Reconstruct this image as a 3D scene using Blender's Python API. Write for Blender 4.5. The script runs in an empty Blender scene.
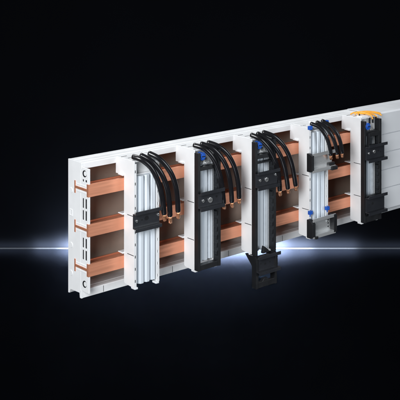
import bpy, bmesh, math, random
from mathutils import Vector, Matrix
random.seed(4)
S = 0.001                                   # everything below is written in millimetres
scene = bpy.context.scene
COL = scene.collection

# ------------------------------------------------------------------ camera model
F, AX = 1036.0, math.radians(49.5)
CA, SA = math.cos(AX), math.sin(AX)
CAMX, CAMD, CAMZ = -885.7, 1293.9, 468.0    # millimetres; D is the distance in front of the bars

def inv(x, y, D):
    """photo pixel + distance D in front of the copper bars -> (X, D, Z) in mm"""
    k = (x - 200) / F
    r0 = -166.8 + .649 * D
    d0 = 1560 - .760 * D
    X = (k * d0 - r0) / (.760 - k * .649)
    d = 1560 + .649 * X - .76 * D
    return (X, D, CAMZ - (y + 80) * d / F)

# ------------------------------------------------------------------ helpers
def P(x, d, z):
    return Vector((x * S, -d * S, z * S))

class MB:
    def __init__(self):
        self.bm = bmesh.new()

    def box(self, x0, x1, d0, d1, z0, z1):
        return self.prism([(x0, d0), (x1, d0), (x1, d1), (x0, d1)], 'Z', z0, z1)

    def prism(self, poly, axis, a0, a1):
        """extrude poly along axis; poly is (D,Z) for X, (X,Z) for D, (X,D) for Z"""
        def pt(p, a):
            if axis == 'X': return P(a, p[0], p[1])
            if axis == 'D': return P(p[0], a, p[1])
            return P(p[0], p[1], a)
        b = self.bm
        v0 = [b.verts.new(pt(p, a0)) for p in poly]
        v1 = [b.verts.new(pt(p, a1)) for p in poly]
        n = len(poly)
        fs = [b.faces.new(v0), b.faces.new(v1[::-1])]
        for i in range(n):
            fs.append(b.faces.new((v0[i], v0[(i + 1) % n], v1[(i + 1) % n], v1[i])))
        bmesh.ops.recalc_face_normals(b, faces=fs)
        return self

    def plate(self, us, vs, hole, axis, w0, w1):
        """flat plate on a lattice with real openings: hole(i, j) says which cells are cut out"""
        def pt(u, v, w):
            if axis == 'X': return P(w, u, v)
            if axis == 'D': return P(u, w, v)
            return P(u, v, w)
        b = self.bm
        cache = {}
        def V(i, j, k):
            if (i, j, k) not in cache:
                cache[(i, j, k)] = b.verts.new(pt(us[i], vs[j], (w0, w1)[k]))
            return cache[(i, j, k)]
        nu, nv = len(us) - 1, len(vs) - 1
        sol = lambda i, j: 0 <= i < nu and 0 <= j < nv and not hole(i, j)
        fs = []
        for i in range(nu):
            for j in range(nv):
                if not sol(i, j): continue
                for k in (0, 1):
                    fs.append(b.faces.new((V(i, j, k), V(i + 1, j, k), V(i + 1, j + 1, k), V(i, j + 1, k))))
                if not sol(i - 1, j): fs.append(b.faces.new((V(i, j, 0), V(i, j + 1, 0), V(i, j + 1, 1), V(i, j, 1))))
                if not sol(i + 1, j): fs.append(b.faces.new((V(i + 1, j, 0), V(i + 1, j + 1, 0), V(i + 1, j + 1, 1), V(i + 1, j, 1))))
                if not sol(i, j - 1): fs.append(b.faces.new((V(i, j, 0), V(i + 1, j, 0), V(i + 1, j, 1), V(i, j, 1))))
                if not sol(i, j + 1): fs.append(b.faces.new((V(i, j + 1, 0), V(i + 1, j + 1, 0), V(i + 1, j + 1, 1), V(i, j + 1, 1))))
        bmesh.ops.recalc_face_normals(b, faces=fs)
        return self

    def disc(self, x, d, z, r, axis, a0, a1, n=20, sq=1.0):
        pts = []
        for i in range(n):
            t = 2 * math.pi * i / n
            c, s = r * math.cos(t), r * sq * math.sin(t)
            if axis == 'X': pts.append((d + c, z + s))
            elif axis == 'D': pts.append((x + c, z + s))
            else: pts.append((x + c, d + s))
        return self.prism(pts, axis, a0, a1)

    def tube(self, pts, rad, n=16, cap=True):
        """sweep a round section along mm points; rad is one radius or one per point"""
        b = self.bm
        Q = [P(*p) for p in pts]
        if not isinstance(rad, (list, tuple)): rad = [rad] * len(Q)
        rings = []
        up = None
        for i, q in enumerate(Q):
            t = (Q[min(i + 1, len(Q) - 1)] - Q[max(i - 1, 0)]).normalized()
            if up is None:
                up = t.orthogonal().normalized()
            up = (up - t * up.dot(t)).normalized()
            sd = t.cross(up)
            rings.append([b.verts.new(q + (up * math.cos(2 * math.pi * k / n) + sd * math.sin(2 * math.pi * k / n)) * rad[i] * S) for k in range(n)])
        fs = []
        for a, c in zip(rings, rings[1:]):
            for k in range(n):
                f = b.faces.new((a[k], a[(k + 1) % n], c[(k + 1) % n], c[k]))
                f.smooth = True
                fs.append(f)
        if cap:
            fs.append(b.faces.new(rings[0][::-1])); fs.append(b.faces.new(rings[-1]))
        bmesh.ops.recalc_face_normals(b, faces=fs)
        return self

    def build(self, name, mat, parent=None, bevel=0.35, seg=2):
        me = bpy.data.meshes.new(name)
        self.bm.to_mesh(me); self.bm.free()
        me.materials.append(mat)
        o = bpy.data.objects.new(name, me)
        COL.objects.link(o)
        if parent: 
            o.parent = parent
            if parent.type == 'EMPTY':
                o.matrix_parent_inverse = Matrix.Translation(-Vector(parent.location))
        if bevel:
            m = o.modifiers.new('bevel', 'BEVEL')
            m.width = bevel * S; m.segments = seg; m.limit_method = 'ANGLE'; m.angle_limit = math.radians(40)
            m.harden_normals = False
        return o

def tag(o, label, cat, group=None, kind=None):
    o['label'] = label
    if cat: o['category'] = cat
    if group: o['group'] = group
    if kind: o['kind'] = kind
    return o

def thing(name, label, cat, at, group=None):
    o = bpy.data.objects.new(name, None)
    o.location = P(*at); o.empty_display_size = 0.02
    COL.objects.link(o)
    return tag(o, label, cat, group)

def spline(pts, per=10):
    out = []
    n = len(pts)
    for i in range(n - 1):
        p0 = pts[max(i - 1, 0)]; p1 = pts[i]; p2 = pts[i + 1]; p3 = pts[min(i + 2, n - 1)]
        for k in range(per):
            t = k / per
            out.append(tuple(0.5 * (2 * b + (c - a) * t + (2 * a - 5 * b + 4 * c - d) * t * t + (3 * b - a - 3 * c + d) * t ** 3)
                             for a, b, c, d in zip(p0, p1, p2, p3)))
    out.append(tuple(pts[-1]))
    return out

# ------------------------------------------------------------------ materials
def mat(name, col, rough=0.4, metal=0.0, spec=0.5, noise=0.0, nscale=60.0, bump=0.0, bscale=400.0, stretch=None, rvar=0.0, coat=0.0):
    m = bpy.data.materials.new(name); m.use_nodes = True
    nt = m.node_tree; N = nt.nodes; L = nt.links
    b = N['Principled BSDF']
    b.inputs['Base Color'].default_value = (*col, 1)
    b.inputs['Roughness'].default_value = rough
    b.inputs['Metallic'].default_value = metal
    b.inputs['Specular IOR Level'].default_value = spec
    if coat:
        b.inputs['Coat Weight'].default_value = coat; b.inputs['Coat Roughness'].default_value = 0.15
    tc = N.new('ShaderNodeTexCoord'); src = tc.outputs['Object']
    if stretch:
        mp = N.new('ShaderNodeMapping'); mp.inputs['Scale'].default_value = stretch
        L.new(src, mp.inputs['Vector']); src = mp.outputs['Vector']
    if noise or rvar:
        n = N.new('ShaderNodeTexNoise'); n.inputs['Scale'].default_value = nscale; n.inputs['Detail'].default_value = 6
        L.new(src, n.inputs['Vector'])
        if noise:
            mr = N.new('ShaderNodeMapRange'); mr.inputs['From Min'].default_value = .3; mr.inputs['From Max'].default_value = .7
            mr.inputs['To Min'].default_value = 1 - noise; mr.inputs['To Max'].default_value = 1 + noise
            L.new(n.outputs['Fac'], mr.inputs['Value'])
            mx = N.new('ShaderNodeVectorMath'); mx.operation = 'SCALE'; mx.inputs[0].default_value = col
            L.new(mr.outputs['Result'], mx.inputs['Scale']); L.new(mx.outputs['Vector'], b.inputs['Base Color'])
        if rvar:
            mr2 = N.new('ShaderNodeMapRange'); mr2.inputs['From Min'].default_value = .3; mr2.inputs['From Max'].default_value = .7
            mr2.inputs['To Min'].default_value = rough - rvar; mr2.inputs['To Max'].default_value = rough + rvar
            L.new(n.outputs['Fac'], mr2.inputs['Value']); L.new(mr2.outputs['Result'], b.inputs['Roughness'])
    if bump:
        n2 = N.new('ShaderNodeTexNoise'); n2.inputs['Scale'].default_value = bscale; n2.inputs['Detail'].default_value = 3
        L.new(src, n2.inputs['Vector'])
        bp = N.new('ShaderNodeBump'); bp.inputs['Strength'].default_value = bump; bp.inputs['Distance'].default_value = 0.0003
        L.new(n2.outputs['Fac'], bp.inputs['Height']); L.new(bp.outputs['Normal'], b.inputs['Normal'])
    return m

WHITE = mat('white_plastic', (.78, .795, .81), .36, noise=.035, nscale=45, bump=.08, bscale=1500, rvar=.05)
COVERW = mat('cover_plastic', (.70, .72, .745), .36, noise=.025, nscale=18, bump=.06, bscale=1500, rvar=.05)
BACK = mat('trough_inside', (.33, .255, .21), .34, noise=.08, nscale=14, bump=.1, bscale=900, rvar=.08)  # light grey panel; copper reflections and recess shade put into the colour
COPPER = mat('copper', (.79, .335, .20), .38, metal=.6, noise=.05, nscale=260, bump=.06, bscale=1400, stretch=(.04, 1, 1), rvar=.09)
COPBR = mat('bare_copper', (.92, .47, .27), .28, metal=.9, noise=.12, nscale=250, bump=.4, bscale=900)
BLACK = mat('black_plastic', (.010, .011, .013), .40, noise=.1, nscale=60, bump=.06, bscale=2500, rvar=.05)
RAILB = mat('black_painted_steel', (.021, .023, .028), .26, spec=.65, noise=.06, nscale=50, bump=.03, bscale=2500, rvar=.04)
CABLE = mat('black_rubber', (.010, .010, .012), .22, spec=.6, noise=.1, nscale=80, bump=.02, bscale=1500, rvar=.03)
ALU = mat('zinc_profile', (.70, .765, .83), .36, metal=.10, noise=.05, nscale=90, bump=.1, bscale=700, stretch=(1, 1, .12), rvar=.08)
STEEL = mat('zinc_rail', (.78, .80, .81), .28, metal=.7, noise=.06, nscale=60, bump=.06, bscale=700, stretch=(.1, 1, 1), rvar=.06)
SCREW = mat('screw_steel', (.82, .83, .84), .25, metal=.9, noise=.05)
BLUE = mat('blue_plastic', (.012, .09, .45), .32, noise=.05)
ORANGE = mat('orange_plastic', (.90, .40, .04), .35, noise=.08)
SLOT = mat('dark_slot', (.014, .015, .017), .8, spec=.1)  # near-black for seams and marks; on slot inserts it stands for shade
FLOOR = mat('studio_floor', (.66, .69, .74), .07, metal=1.0, noise=.06, nscale=3, rvar=.02)
WALL = mat('studio_backdrop', (.009, .0105, .0145), .8, spec=.03, noise=.05, nscale=4)
EDGE = mat('glow_catch_edge', (.015, .0165, .019), .6)

XR = 905.0      # right end of the trough, outside the frame
# ------------------------------------------------------------------ trough
tr = thing('busbar_trough', 'long white open-fronted trough with slotted left end plate, carrying copper bars', 'busbar trough', (0, -40, -107))
MB().box(2.7, XR - 1, -56, -53.4, -95.4, 89.9).build('back_panel', BACK, tr)
top = [(-56, 90), (-56, 99), (-46, 99), (-45.4, 98.2), (-44.2, 98.2), (-43.6, 99), (-31, 99), (-30.4, 98.1), (-29.2, 98.1), (-28.6, 98.8), (-21, 98.8), (-20, 97.8), (-20, 89.2), (-22.5, 89.2), (-22.5, 90)]
MB().prism(top, 'X', 2.65, XR).build('top_rail', WHITE, tr, .4)
bot = [(-56, -107), (-53, -107), (-50, -100.5), (-25, -99.5), (-24, -107), (-20, -107), (-20, -96.2), (-21, -95.2), (-31, -95.2), (-31.6, -96), (-33, -96), (-33.6, -95.2), (-56, -95.2)]
MB().prism(bot, 'X', 2.65, XR).build('bottom_rail', WHITE, tr, .4)
for xs in (40, 177, 300, 430, 565):
    MB().box(xs, xs + .5, -19.98, -19.6, -106, -96.6).build('joint_line', SLOT, tr, 0)
# end plate: flat rear cheek + slotted front strip
ep = MB()
ep.prism([(-56.2, -107.2), (-53, -107.2), (-50, -100.7), (-25.2, -99.7), (-24.2, -107.2), (-19.8, -107.2), (-19.8, -95), (-22, -94.5), (-22, 89), (-19.8, 89), (-19.8, 97.9), (-21, 99.2), (-56.2, 99.2)], 'X', -.6, 2.6)
us = [-22, -17.2, -13.8, -9.8, -5.8, -.5]
zl = sorted(set([-95, -46.5, -32, -28.5, -13.8, 13.5, 28.0, 31.5, 46.2, 71.5, 75.0, 92.5]))
def ehole(i, j):
    return (i in (1, 3)) and (zl[j], zl[j + 1]) in ((-46.5, -32), (-28.5, -13.8), (13.5, 28.0), (31.5, 46.2), (71.5, 75.0))
ep.plate(us, zl, ehole, 'X', -.3, 2.4)
epo = ep.build('end_plate', WHITE, tr, .3)
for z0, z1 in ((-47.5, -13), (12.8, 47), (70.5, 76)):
    MB().box(.3, 1.2, -18.2, -4.8, z0, z1).build('slot_shade_fill', SLOT, epo, 0)  # dark insert standing for the shade inside the slots
for z in (84, -83):
    MB().disc(0, -11.2, z, 5.2, 'X', -.9, -.25, 24).build('fixing_hole', SLOT, epo, .1)
    MB().disc(0, -8.9, z + .6, 3.6, 'X', -1.3, -.95, 24).build('fixing_screw', WHITE, epo, .3)
for z, q in ((18, 1), (-32, 0), (52, 0), (-75, 0)):
    m = MB()
    if q:
        m.plate([-52, -50.6, -45, -43.6], [z - 5, z - 3.8, z + 3.8, z + 5], lambda i, j: i == 1 and j == 1, 'X', -1.3, -.55)
    else:
        m.disc(0, -47.5, z, 4.2, 'X', -1.4, -.55, 24)
    m.build('moulded_boss', WHITE, epo, .25)
for zc in (60, 0, -60):    # cradle ribs that hold each bar
    m = MB()
    m.box(-1.0, 1.6, -34, -7, zc - 6.2, zc - 4.4); m.box(-1.0, 1.6, -34, -7, zc + 4.6, zc + 6.0)
    m.build('bar_cradle', WHITE, epo, .3)

# ------------------------------------------------------------------ copper bars
for zc, w in ((60, 'uppermost of the three copper bars in the trough'), (0, 'middle copper bar, between upper and lower bars in the trough'), (-60, 'lowest copper bar, just above the white bottom rail')):
    hw, fl, wb, dp = 9.5, 4.6, 1.9, 38.0
    def section(bk):
        return [(0, -hw), (0, hw), (-fl, hw), (-fl, wb), (-dp + 2.8, wb), (-dp + 2.8, bk), (-dp, bk), (-dp, -bk), (-dp + 2.8, -bk), (-dp + 2.8, -wb), (-fl, -wb), (-fl, -hw)]
    b = MB()                                    # full-height rear lip at the sawn end, low rear lip along the run
    prof = [[b.bm.verts.new(P(xx, d, zc + z)) for d, z in section(bk)] for xx, bk in ((-1.4, hw), (5, hw), (5.6, 3.2), (XR - 4, 3.2))]
    for p_, q_ in zip(prof, prof[1:]):
        for i in range(12):
            b.bm.faces.new((p_[i], p_[(i + 1) % 12], q_[(i + 1) % 12], q_[i]))
    b.bm.faces.new(prof[0]); b.bm.faces.new(prof[-1][::-1])
    bmesh.ops.recalc_face_normals(b.bm, faces=b.bm.faces)
    o = b.build('copper_busbar', COPPER, None, .5)
    tag(o, 'H-section ' + w, 'copper busbar', 'copper busbars in the trough')

# ------------------------------------------------------------------ adapter parts
W = 49.0
def corrugated(x, d, z0, z1, a, b, par, name='corrugated_panel'):
    """vertical grooved profile between offsets a..b, front ridges at about d"""
    n = b - a
    pat = [(0, -2), (.05, -2), (.09, -5), (.17, -5), (.24, -.5), (.27, 0), (.37, 0), (.40, -.5), (.45, -3.6), (.50, -3.6), (.55, -.8), (.68, -.8), (.75, -5), (.82, -5), (.86, -2.8), (.93, -2.8), (.95, -2), (1, -2)]
    front = [(x + a + n * t, d + q) for t, q in pat]
    back = [(x + b, d - 9), (x + a, d - 9)]
    return MB().prism(front + back, 'Z', z0, z1).build(name, ALU, par, .5)

def housing(x, par, d=26, wide_flange=True, zb=-94.5):
    """white base: cheeks, top hook over the rail, bar claws, perforated front flanges"""
    m = MB()
    hook = [(-21.5, 73.5), (-21.5, 97), (-19.5, 99.7), (d - 1.2, 99.7), (d, 98.2), (d, zb), (2, zb + 1.5), (0, zb + 4), (0, 73.5)]
    m.prism(hook, 'X', x, x + 2.2)
    m.prism(hook, 'X', x + W - 2.2, x + W)
    m.box(x + 2.1, x + W - 2.1, -21.3, d - 2.5, 96.6, 99.5)          # top
    m.box(x + 2.1, x + W - 2.1, 1, 6, zb + 4, 97)                    # back
    m.box(x + 2.1, x + W - 2.1, -21.2, -18.5, 74, 97)
    m.box(x + 2.1, x + W - 2.1, 5, 9.5, 66, 96.7)
    o = m.build('housing', WHITE, par, .45)
    for zc in (60, 0, -60):
        MB().prism([(1, zc + 13.0), (1, zc + 15.6), (-10, zc + 15.2), (-12, zc + 13.6)], 'X', x - 3.2, x + 8).build('bar_claw', WHITE, par, .2)
    for z in (14.5, -45.5):                                            # moulded seams on the side
        MB().box(x - .25, x + .4, 9, d - .6, z, z + .9).build('side_seam', SLOT, par, 0)
    MB().box(x + 3, x + 14, -12, -10.6, 99.4, 99.72).build('top_seam', SLOT, par, 0)
    MB().box(x + 6, x + 16, 2, 3.2, 99.4, 99.72).build('top_seam', SLOT, par, 0)
    for q in (x + 1, x + W - 7):
        MB().box(q, q + 6, d - 9, d + .8, zb - 2.4, zb + .6).build('foot', WHITE, par, .4)
    return o

def flanges(x, par, d, z0, z1, w=4.6):
    for q in (0, 1):
        a = x if q == 0 else x + W - w
        us = [a, a + 1.1, a + 3.5, a + w]
        vs = [z0]; z = z0 + 7.5
        while z + 4.5 < z1:
            vs += [z, z + 4.4]; z += 18.6
        vs.append(z1)
        f = MB().plate(us, vs, lambda i, j: i == 1 and j % 2 == 1, 'D', d - .3, d + .3).build('perforated_flange', WHITE, par, .08)
        MB().box(a + .6, a + w - .4, d - 1.2, d - .42, z0 + 2, z1 - 2).build('slot_shade_fill', SLOT, f, 0)  # dark strip standing for shade behind the flange holes

def din_rail(x0, x1, d, zc, h, par, m=None, screws=(), holes=(), lip=5.5, name='mounting_rail', depth=8.5):
    """top-hat rail: web at depth d, side walls forward, lips out"""
    m = m or RAILB
    t = 1.5; k = h / 2
    pr = [(d, k - lip + t), (d, -k + lip - t), (d + depth - t, -k + lip - t), (d + depth - t, -k), (d + depth, -k), (d + depth, -k + lip), (d + t, -k + lip),
          (d + t, k - lip), (d + depth, k - lip), (d + depth, k), (d + depth - t, k), (d + depth - t, k - lip + t)]
    r = MB().prism([(a, zc + b) for a, b in pr], 'X', x0, x1).build(name, m, par, .3)
    for sx, sz, rr in screws:
        s = MB().disc(sx, 0, zc + sz, rr, 'D', d + t - .1, d + t + 1.6, 20).build('screw', SCREW, r, .4)
        MB().box(sx - rr * .7, sx + rr * .7, d + t + 1.55, d + t + 1.7, zc + sz - .35, zc + sz + .35).build('screw_slot', SLOT, s, 0)
    for sx, sz, rr in holes:
        MB().disc(sx, 0, zc + sz, rr, 'D', d + t - .1, d + t + .12, 16, .8).build('hole', SLOT, r, 0)
    return r

def black_frame(x, par, z0, z1, d0=26.2, d1=35, bars=(), st=5.6):
    m = MB()
    m.box(x + .2, x + st, d0 - 4, d1, z0, z1)
    m.box(x + W - st, x + W - .2, d0 - 4, d1, z0, z1)
    for a, b in bars:
        m.box(x + st - .3, x + W - st + .3, d0 - 2, d1 - 1.2, a, b)
    o = m.build('frame', BLACK, par, .5)
    m = MB()                                              # toothed inner edge on the right stile
    z = z0 + 18
    while z < z1 - 30:
        m.prism([(x + W - st - 1.8, z), (x + W - st + .2, z - 2.2), (x + W - st + .2, z + 7.2), (x + W - st - 1.8, z + 5)], 'D', d0 - 1, d1 - 2.2)
        z += 13
    m.build('latch_teeth', BLACK, o, .2)
    return o

def knob(x, d, z, par, name='release_knob', s=1.0):
    m = MB()
    m.disc(x, 0, z, 6.4 * s, 'D', d - 8, d + 1.5, 28)
    m.disc(x, 0, z, 4.6 * s, 'D', d + 1.4, d + 3.2, 28)
    m.box(x - 6.8 * s, x + 6.8 * s, d - 7, d - 1, z - 7 * s, z + 1.5 * s)
    k = m.build(name, BLUE, par, .5)
    MB().box(x - 3.6 * s, x + 3.6 * s, d + 3.1, d + 3.5, z - .7, z + .7).build('knob_slot', SLOT, k, 0)
    return k

def lever(x, d, z, par):
    m = MB()
    m.prism([(x - 4, z - 5), (x + 12, z - 5), (x + 10, z + 1), (x + 5, z + 6), (x - 1, z + 2)], 'D', d - 9, d - 1)
    m.box(x + 1, x + 10, d - 1.1, d + 2, z - 4, z - 1.5)
    return m.build('clamp_lever', STEEL, par, .5)

AX_ = (64.7, 185.3, 311.5, 451.0, 589.5)

# ---- adapter with white housing and black rail
x = AX_[0]
a1 = thing('busbar_adapter', 'all white adapter with one black rail across its bare grooved front, nearest the trough end', 'busbar adapter', (x + W / 2, 0, -94), 'adapters clipped on the copper bars')
housing(x, a1); flanges(x, a1, 26, -94, 95)
corrugated(x, 24, -91.5, 74, 4.5, W - 4.5, a1)
MB().box(x + 4.4, x + W - 4.4, 9.4, 16, 74.2, 76.4).build('cross_rib', WHITE, a1, .3)
din_rail(x - 3.5, x + W - 2, 27.5, 8.5, 31, a1, None, [(x + 2.5, 0, 2.1), (x + W - 5, 2.5, 2.3)], [(x + 22, 1, 4.2), (x + 13, 0, 1.4)])
# ---- black-framed adapters
x = AX_[1]
a2 = thing('busbar_adapter', 'white adapter with plain black front frame ending flush at the bottom and one black rail', 'busbar adapter', (x + W / 2, 0, -94), 'adapters clipped on the copper bars')
housing(x, a2)
corrugated(x, 22, -84, 72, 5, W - 5, a2)
black_frame(x, a2, -93.5, 95, bars=[(-93.4, -85), (66, 72)])
din_rail(x - .5, x + W + 1.5, 35.2, 19, 31, a2, None, [(x + 9, -.5, 2.6), (x + 24, -1.5, 4.6)], [(x + 17, -1, 1.2), (x + 38, 2, 2.2)])
knob(x + 12.5, 31, 88.5, a2); lever(x + 22, 26, 78, a2)
x = AX_[2]
a3 = thing('busbar_adapter', 'white adapter with black front frame that runs on into a bracket hanging below the trough', 'busbar adapter', (x + W / 2, 0, -150), 'adapters clipped on the copper bars')
housing(x, a3)
corrugated(x, 22, -93, 72, 5, W - 5, a3)
black_frame(x, a3, -96, 95, bars=[(66, 72.5), (58, 60)])
din_rail(x - .5, x + W + 1.5, 35.2, 31, 31, a3, None, [(x + 9, -.5, 2.4), (x + 24, -1, 4.0), (x + W - 4, 4, 2.3)], [(x + 17, -1, 1.2)])
knob(x + 12.5, 31, 88.5, a3); lever(x + 22, 26, 78, a3)
m = MB()
for q in (x + .2, x + W - 5.4):
    m.prism([(9, -96.5), (34.8, -96.5), (37, -100), (37, -150.5), (26, -150.5), (26, -114)], 'X', q, q + 5.2)
m.box(x + 5, x + W - 5, 30, 36, -150.3, -140.5)
m.box(x + 5, x + W - 5, 24, 33, -127, -100)
br = m.build('hanging_bracket', BLACK, a3, .5)
MB().prism([(x + 15, -140.7), (x + 19, -136), (x + 27, -136), (x + 31, -140.7)], 'D', 30, 36.5).build('bracket_tongue', BLACK, br, .4)
MB().prism([(x + 19, -95), (x + 22, -83), (x + 27, -87), (x + 31, -90), (x + 34, -95)], 'D', 28, 34).build('latch_hook', BLACK, br, .4)
din_rail(x + 1.5, x + W + 3, 34.2, -111, 32, a3, None, [], [(x + 12, 1, 1.6), (x + 22, -1, 2.2), (x + 33, 0, 1.6)], depth=9.5)
# ---- light adapter with zinc rails
x = AX_[3]
a4 = thing('busbar_adapter', 'all white adapter with blue corner clips and two bright metal rails with black end caps', 'busbar adapter', (x + W / 2, 0, -94), 'adapters clipped on the copper bars')
housing(x, a4); flanges(x, a4, 26, -94, 95)
corrugated(x, 24, -91.5, 90, 4.6, W - 4.6, a4)
MB().box(x + 4.8, x + W - 4.8, 9.4, 20, 90.4, 93).build('cross_rib', WHITE, a4, .3)
r = din_rail(x - 9, x + W + 1, 33, 41.5, 34, a4, STEEL, [], [], lip=6, depth=11)
MB().prism([(32, 26), (41.5, 26), (41.5, 29), (44.8, 29), (44.8, 55), (38, 58), (32, 58)], 'X', x - 12.5, x - 7).build('rail_end_cap', BLACK, r, .5)
MB().prism([(34, 23), (47, 23), (47, 29), (40, 31), (40, 35), (34, 35)], 'X', x + W - 12, x + W + 3).build('rail_end_cap', BLACK, r, .5)
r = din_rail(x - 8, x + W + 1, 33, -73.5, 35, a4, STEEL, [(x + 36, 4, 1.5)], [(x + W - 9, 6, 1.6), (x + W - 9, 0, 1.6), (x + W - 9, -6, 1.6)], lip=6, depth=11)
MB().prism([(32, -90), (42.5, -90), (42.5, -87), (46, -87), (46, -64), (38, -58), (32, -58)], 'X', x - 12.5, x - 4.5).build('rail_end_cap', BLACK, r, .5)
MB().prism([(33, -89), (44.5, -89), (44.5, -57), (33, -57)], 'X', x + W - 4, x + W + 4).build('rail_end_cap', BLACK, r, .5)
MB().box(x - 4, x + 1.5, 40, 47, -91.5, -87).build('end_clip', BLACK, r, .4)
for q, z in ((-1, 97), (W - 8, 101.9), (-.5, -53), (W - 5.5, -53)):
    m = MB()
    m.box(x + q - 1, x + q + 6.6, 24, 29.5, z, z + 6.5); m.box(x + q + 1, x + q + 5, 29.4, 31, z + 1.5, z + 4)
    m.build('corner_clip', BLUE, a4, .5)
for q in (.6, W - 4):
    MB().prism([(x + q, -57), (x + q + 2.4, -57), (x + q + 1.6, -45), (x + q + .8, -45)], 'D', 26.2, 27).build('clip_stem', BLUE, a4, .1)
for q in (0, W - 8):
    m = MB(); m.box(x + q, x + q + 8, -14, 4, 99.6, 101.6)
    m.build('top_catch', WHITE, a4, .5)
# ---- far adapter with two black rails and orange levers
x = AX_[4]
a5 = thing('busbar_adapter', 'white adapter with black frame and orange wires on top, beside the grey louvred cover', 'busbar adapter', (x + W / 2, 0, -94), 'adapters clipped on the copper bars')
housing(x, a5)
corrugated(x, 22, -84, 72, 5, W - 5, a5)
black_frame(x, a5, -93.5, 95, bars=[(-93.4, -82), (67, 75)])
din_rail(x + 1, x + W + 5, 36, 36, 33, a5, None, [(x + 9, -.5, 2.2), (x + 24, 1, 3.4)], [(x + 17, -1, 1.2), (x + 36, 1, 2.2), (x + 43, -2, 1.6)], depth=9.5)
din_rail(x + 1, x + W + 5, 36, -60, 36, a5, None, [], [(x + 20, 1, 3), (x + 10, 0, 1.2)], depth=9.5)
MB().box(x + 5, x + W - 3, 30, 36.2, -78, -44).build('rail_support', BLACK, a5, .5)
m = MB(); m.plate([x + 8, x + 12, x + 36, x + 42], [46, 50.5, 66, 73], lambda i, j: i == 1 and j == 1, 'D', 33, 39)
m.build('rail_carrier', BLACK, a5, .5)
knob(x + 9.5, 34.5, 85, a5); lever(x + 24, 26, 78, a5)
for q in (21, 30, 39):
    MB().box(x + q, x + q + 2.6, 27, 29.6, 88 if q < 39 else 93, 98.5).build('contact_pin', BLACK, a5, .2)
MB().box(x + 9, x + 45, 8, 21, 99.6, 101.4).build('terminal_strip', WHITE, a5, .4)
for q in (12, 26, 40):
    MB().disc(x + q + 1.3, 11, 0, 1.3, 'Z', 101, 104.6, 12).build('terminal_stud', BLACK, a5, .2)
wires = [
 ('rearmost', [(x - 3, -9, 101.2), (x + 4, -7, 102.6), (x + 16, 0, 103.4), (x + 30, 5, 103.6), (x + 46, 9, 102.4), (x + 55, 15, 101.8), (x + 60, 18.5, 100.2)]),
 ('middle', [(x + 1, -2, 101.2), (x + 5, 1, 103.4), (x + 14, 6, 102.6), (x + 26, 12, 104.0), (x + 38, 16, 102.6), (x + 47, 21, 101.8), (x + 52, 27, 98.5)]),
 ('foremost', [(x + 2, 6, 101.0), (x + 6, 9, 103.2), (x + 13, 13, 102.2), (x + 20, 18, 102.8), (x + 27, 22, 101.8), (x + 32, 26.5, 100), (x + 33, 28.8, 96)]),
 ('shortest', [(x + 7, 2, 101.3), (x + 9, 6, 104.2), (x + 12, 14, 103.6), (x + 15, 21, 102), (x + 18, 27, 99.6), (x + 18.5, 29, 95)]),
]
for w_, pts in wires:
    pts = [(x + (p[0] - x) * .86 + 14, p[1], p[2] + 1.6 * math.sin(math.pi * min(1, k / 5))) for k, p in enumerate(pts)]
    o = MB().tube(spline(pts, 8), 1.4, 12).build('signal_wire', ORANGE, None, 0)
    tag(o, w_ + ' thin orange wire lying across the top of the far adapter', 'wire', 'orange wires on the far adapter')

# ------------------------------------------------------------------ louvred cover at the right
cv = thing('bar_cover', 'pale grey closed cover with horizontal louvre grooves at the right end', 'bar cover', (760, 0, -88))
D1 = 17.0
gr = [58.5, 23.5, -9.5, -45]
pr = [(-52, 99.9), (-50, 101.2), (D1 - 3, 101.2), (D1, 98.6)]
for g in gr:
    pr += [(D1 + .7, g + 1.6), (D1 + .2, g + .9), (D1 - 3, g + .7), (D1 - 3, g - .6), (D1 - .9, g - 1.0)]
pr += [(D1, -84.5), (D1 - 2.5, -87.5), (-16, -87.5), (-16, -85), (D1 - 5, -85), (D1 - 5, 97.6), (-17, 97.6), (-17, 99.9)]
MB().prism(pr, 'X', 639.3, XR + 2).build('louvred_shell', COVERW, cv, .4)
MB().prism([(-19.8, -87), (D1 - 5.2, -87), (D1 - 5.2, 97.4), (-19.8, 97.4)], 'X', XR - 3, XR - .5).build('end_wall', COVERW, cv, .4)
MB().box(641, XR, -38, -36.8, 101, 101.45).build('top_ridge', COVERW, cv, .1)

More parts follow.
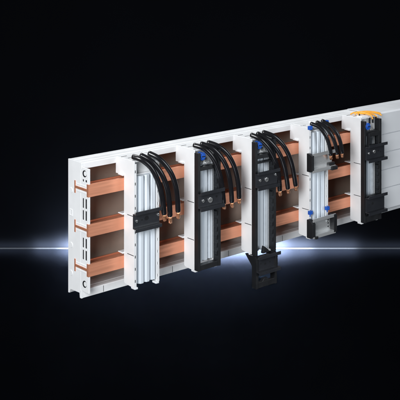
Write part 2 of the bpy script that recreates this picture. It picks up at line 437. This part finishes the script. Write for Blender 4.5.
# ------------------------------------------------------------------ cables
def cable(pts, Ds, rad, tip, label, group):
    Q = [inv(px, py, D) for (px, py), D in zip(pts, Ds)]
    t = thing('power_cable', label, 'cable', Q[-1], group)
    sp = spline(Q, 10)
    n = len(sp)
    a, b = sp[0], sp[1]
    # stub that goes back down into the housing
    tg = [p - q for p, q in zip(a, b)]; tl = math.sqrt(sum(v * v for v in tg)); tg = [v / tl for v in tg]
    hd = [tuple(a[i] + tg[i] * s for i in range(3)) for s in (3.0, 2.6, 1.6)]
    MB().tube(hd + sp, [rad * .55, rad * .8, rad * .96] + [rad] * (n - 2) + [rad * .97, rad * .86], 24).build('insulation', CABLE, t, 0)
    e = sp[-1]; f = sp[-4]
    ln = math.dist(e, f)
    u = [(p - q) / ln for p, q in zip(e, f)]
    i0 = random.uniform(0, 1)
    m = MB()                                    # bare strands, slightly splayed
    q1 = Vector(u).cross(Vector((0, 1, 0))).normalized(); q2 = Vector(u).cross(q1)
    for k in range(7):
        th = k * math.pi / 3 + i0; rr = 0 if k == 6 else rad * .47
        ln2 = tip * random.uniform(.90, 1.0); sp2 = random.uniform(.95, 1.08)
        pts = []
        for s_, g_ in ((-1, 1), (tip * .4, 1.02), (ln2, sp2)):
            o_ = q1 * math.cos(th) * rr * g_ + q2 * math.sin(th) * rr * g_
            pts.append(tuple(e[j] + u[j] * s_ + o_[j] for j in range(3)))
        m.tube(pts, rad * .30, 8)
    m.build('copper_tip', COPBR, t, 0)

DD = [20, 30, 36, 38, 37, 35, 31]
ordn = ['leftmost', 'middle', 'rightmost']
sets = [
 ('the all-white adapter with a black rail', 4.2, 12, [
  [(133.8, 156.8), (141.5, 159.5), (150.5, 167), (156.5, 177.5), (160.2, 188.5), (162.6, 201), (164.2, 214)],
  [(141.5, 155.5), (150.5, 160.5), (158.7, 169.5), (164, 179), (167.5, 190), (169.3, 203), (170, 216)],
  [(149.7, 153.5), (158.3, 158), (166.5, 166.3), (172.4, 176), (175.8, 187), (177.4, 199), (178, 211.5)]]),
 ('the flush black-framed adapter', 4.05, 10, [
  [(194.7, 145.2), (203, 148), (211, 155.3), (217, 166), (220.6, 178), (222.6, 192), (223.6, 203.5)],
  [(201.7, 143.8), (211.5, 147.8), (220, 155.8), (226, 166), (229.2, 177), (231, 190), (231.8, 202)],
  [(208.5, 142.5), (217.8, 146), (226.5, 153), (232.7, 163), (236.3, 174), (238.3, 186), (239, 198)]]),
 ('the adapter with the hanging black bracket', 4.05, 10, [
  [(251.7, 135), (259.2, 138.5), (267, 146), (273, 155.8), (276.8, 166), (278.8, 178), (279.7, 190.5)],
  [(257.8, 133.8), (267.2, 139.3), (275.5, 147.8), (280.9, 157), (284.2, 167), (286.4, 178), (287.8, 188.5)],
  [(263.7, 132.3), (273.2, 136), (281.5, 143.3), (287.5, 152.7), (291.3, 163), (293.8, 175), (295.5, 185.5)]]),
 ('the white adapter with blue clips', 3.5, 9, [
  [(311.5, 123.7), (318.8, 127), (324.8, 134.3), (328.3, 142.5), (329.9, 149), (330.4, 152.5), (330.6, 155)],
  [(317.2, 122.4), (325.2, 127), (331.2, 134.7), (334.6, 142.5), (336.1, 148.5), (336.7, 151.5), (336.9, 154)],
  [(322.6, 121), (330.7, 125.8), (336.8, 133.3), (340, 141.5), (341.2, 147.5), (341.6, 150.5), (341.8, 153)]]),
]
for wh, rad, tip, cs in sets:
    for i, c in enumerate(cs):
        cable(c, DD if rad > 3.5 else [24, 34, 42, 44, 44, 44, 43], rad, tip, '%s black cable bending down from %s' % (ordn[i], wh), 'black cables curving out of ' + wh)

# ------------------------------------------------------------------ studio: dark floor and dark backdrop
fx, fy = CA, SA                 # horizontal view direction
rx, ry = SA, -CA                # to the right
cam_xy = Vector((CAMX * S, -CAMD * S))
DW = 5.0
FZ = CAMZ * S - 328.0 * DW / F
def W2(r, d, z):                # metres right / metres away / height
    return Vector((cam_xy.x + rx * r + fx * d, cam_xy.y + ry * r + fy * d, z))
def slab(name, r0, r1, d0, d1, z0, z1, m, label):
    bm = bmesh.new()
    vs = [bm.verts.new(W2(r, d, z)) for z in (z0, z1) for r, d in ((r0, d0), (r1, d0), (r1, d1), (r0, d1))]
    for f in ((0, 3, 2, 1), (4, 5, 6, 7), (0, 1, 5, 4), (1, 2, 6, 5), (2, 3, 7, 6), (3, 0, 4, 7)):
        bm.faces.new([vs[i] for i in f])
    bmesh.ops.recalc_face_normals(bm, faces=bm.faces)
    me = bpy.data.meshes.new(name); bm.to_mesh(me); bm.free(); me.materials.append(m)
    o = bpy.data.objects.new(name, me); COL.objects.link(o)
    o['kind'] = 'structure'; o['label'] = label
    return o
slab('floor', -9, 9, -2, DW + .3, FZ - .1, FZ, FLOOR, 'dark mirror-polished studio floor stretching back to the glowing horizon line')
slab('backdrop', -9, 9, DW, DW + .1, FZ - .05, FZ + 5, WALL, 'black studio backdrop behind the busbar assembly')
slab('glow_catch_strip', -9, 9, DW - .006, DW - .001, FZ - .01, FZ + .0032, EDGE, 'thin added strip catching the lamp light where dark floor meets the backdrop')  # dark strip added only to catch the lamp wash as a bright line

# ------------------------------------------------------------------ lamps
def area(name, loc, target, sx, sy, power, col=(1, 1, 1), spread=180):
    l = bpy.data.lights.new(name, 'AREA'); l.shape = 'RECTANGLE'; l.size = sx; l.size_y = sy
    l.energy = power; l.color = col; l.spread = math.radians(spread)
    o = bpy.data.objects.new(name, l); COL.objects.link(o)
    o.location = loc
    o.rotation_euler = (Vector(target) - Vector(loc)).to_track_quat('-Z', 'Y').to_euler()
    return o
C0 = (0.33, 0, 0)
area('softbox_left', (-1.22, -.92, .66), (.22, 0, .0), .7, .9, 11.2, (.97, .985, 1), 90)
area('softbox_top', (.35, .5, 1.35), (.38, -.02, .05), 1.3, .5, 5.0, (.97, .985, 1), 80)
area('softbox_right', (1.05, -2.0, .35), (.42, 0, 0), .8, 1.1, 3.0, (.90, .95, 1), 70)
# low lamp strips behind the assembly that wash the foot of the backdrop
rc = -.12
def strip(rc, ln, power, off=.07, up=.05, sy=.02, aim=0.0):
    p = W2(rc, DW - off, FZ + up)
    l = bpy.data.lights.new('floor_lamp_strip', 'AREA'); l.shape = 'RECTANGLE'; l.size = ln; l.size_y = sy
    l.energy = power; l.color = (.80, .88, 1)
    o = bpy.data.objects.new('floor_lamp_strip', l); COL.objects.link(o)
    o.location = p
    t = W2(rc, DW - aim, FZ - .004)
    o.rotation_euler = (Vector(t) - Vector(p)).to_track_quat('-Z', 'Z').to_euler()
    q = (Vector(t) - Vector(p)).normalized()
    # long axis along the wall
    xa = Vector((rx, ry, 0)); za = -q; ya = za.cross(xa)
    o.rotation_euler = Matrix((xa, ya, za)).transposed().to_euler()
    return o
strip(rc, .84, 15, .046, .020)
strip(rc + .02, 1.04, 20, .044, .020)
strip(rc + .05, 1.22, 7.5, .040, .018)
strip(rc + .10, 1.55, 3.0, .036, .016)
strip(rc + .1, 2.6, .8, .028, .012)

w = bpy.data.worlds.new('World'); scene.world = w; w.use_nodes = True
w.node_tree.nodes['Background'].inputs['Color'].default_value = (.9, .95, 1, 1)
w.node_tree.nodes['Background'].inputs['Strength'].default_value = .005

# ------------------------------------------------------------------ camera
cd = bpy.data.cameras.new('camera'); co = bpy.data.objects.new('camera', cd); COL.objects.link(co)
co.location = (CAMX * S, -CAMD * S, CAMZ * S)
co.rotation_euler = (math.radians(90), 0, AX - math.radians(90))
cd.sensor_width = 36; cd.lens = 36 * F / 400; cd.shift_y = -.7; cd.clip_start = .05; cd.clip_end = 100
scene.camera = co
scene.view_settings.view_transform = 'Standard'
scene.view_settings.look = 'None'
scene.view_settings.exposure = 0
scene.cycles.max_bounces = 8
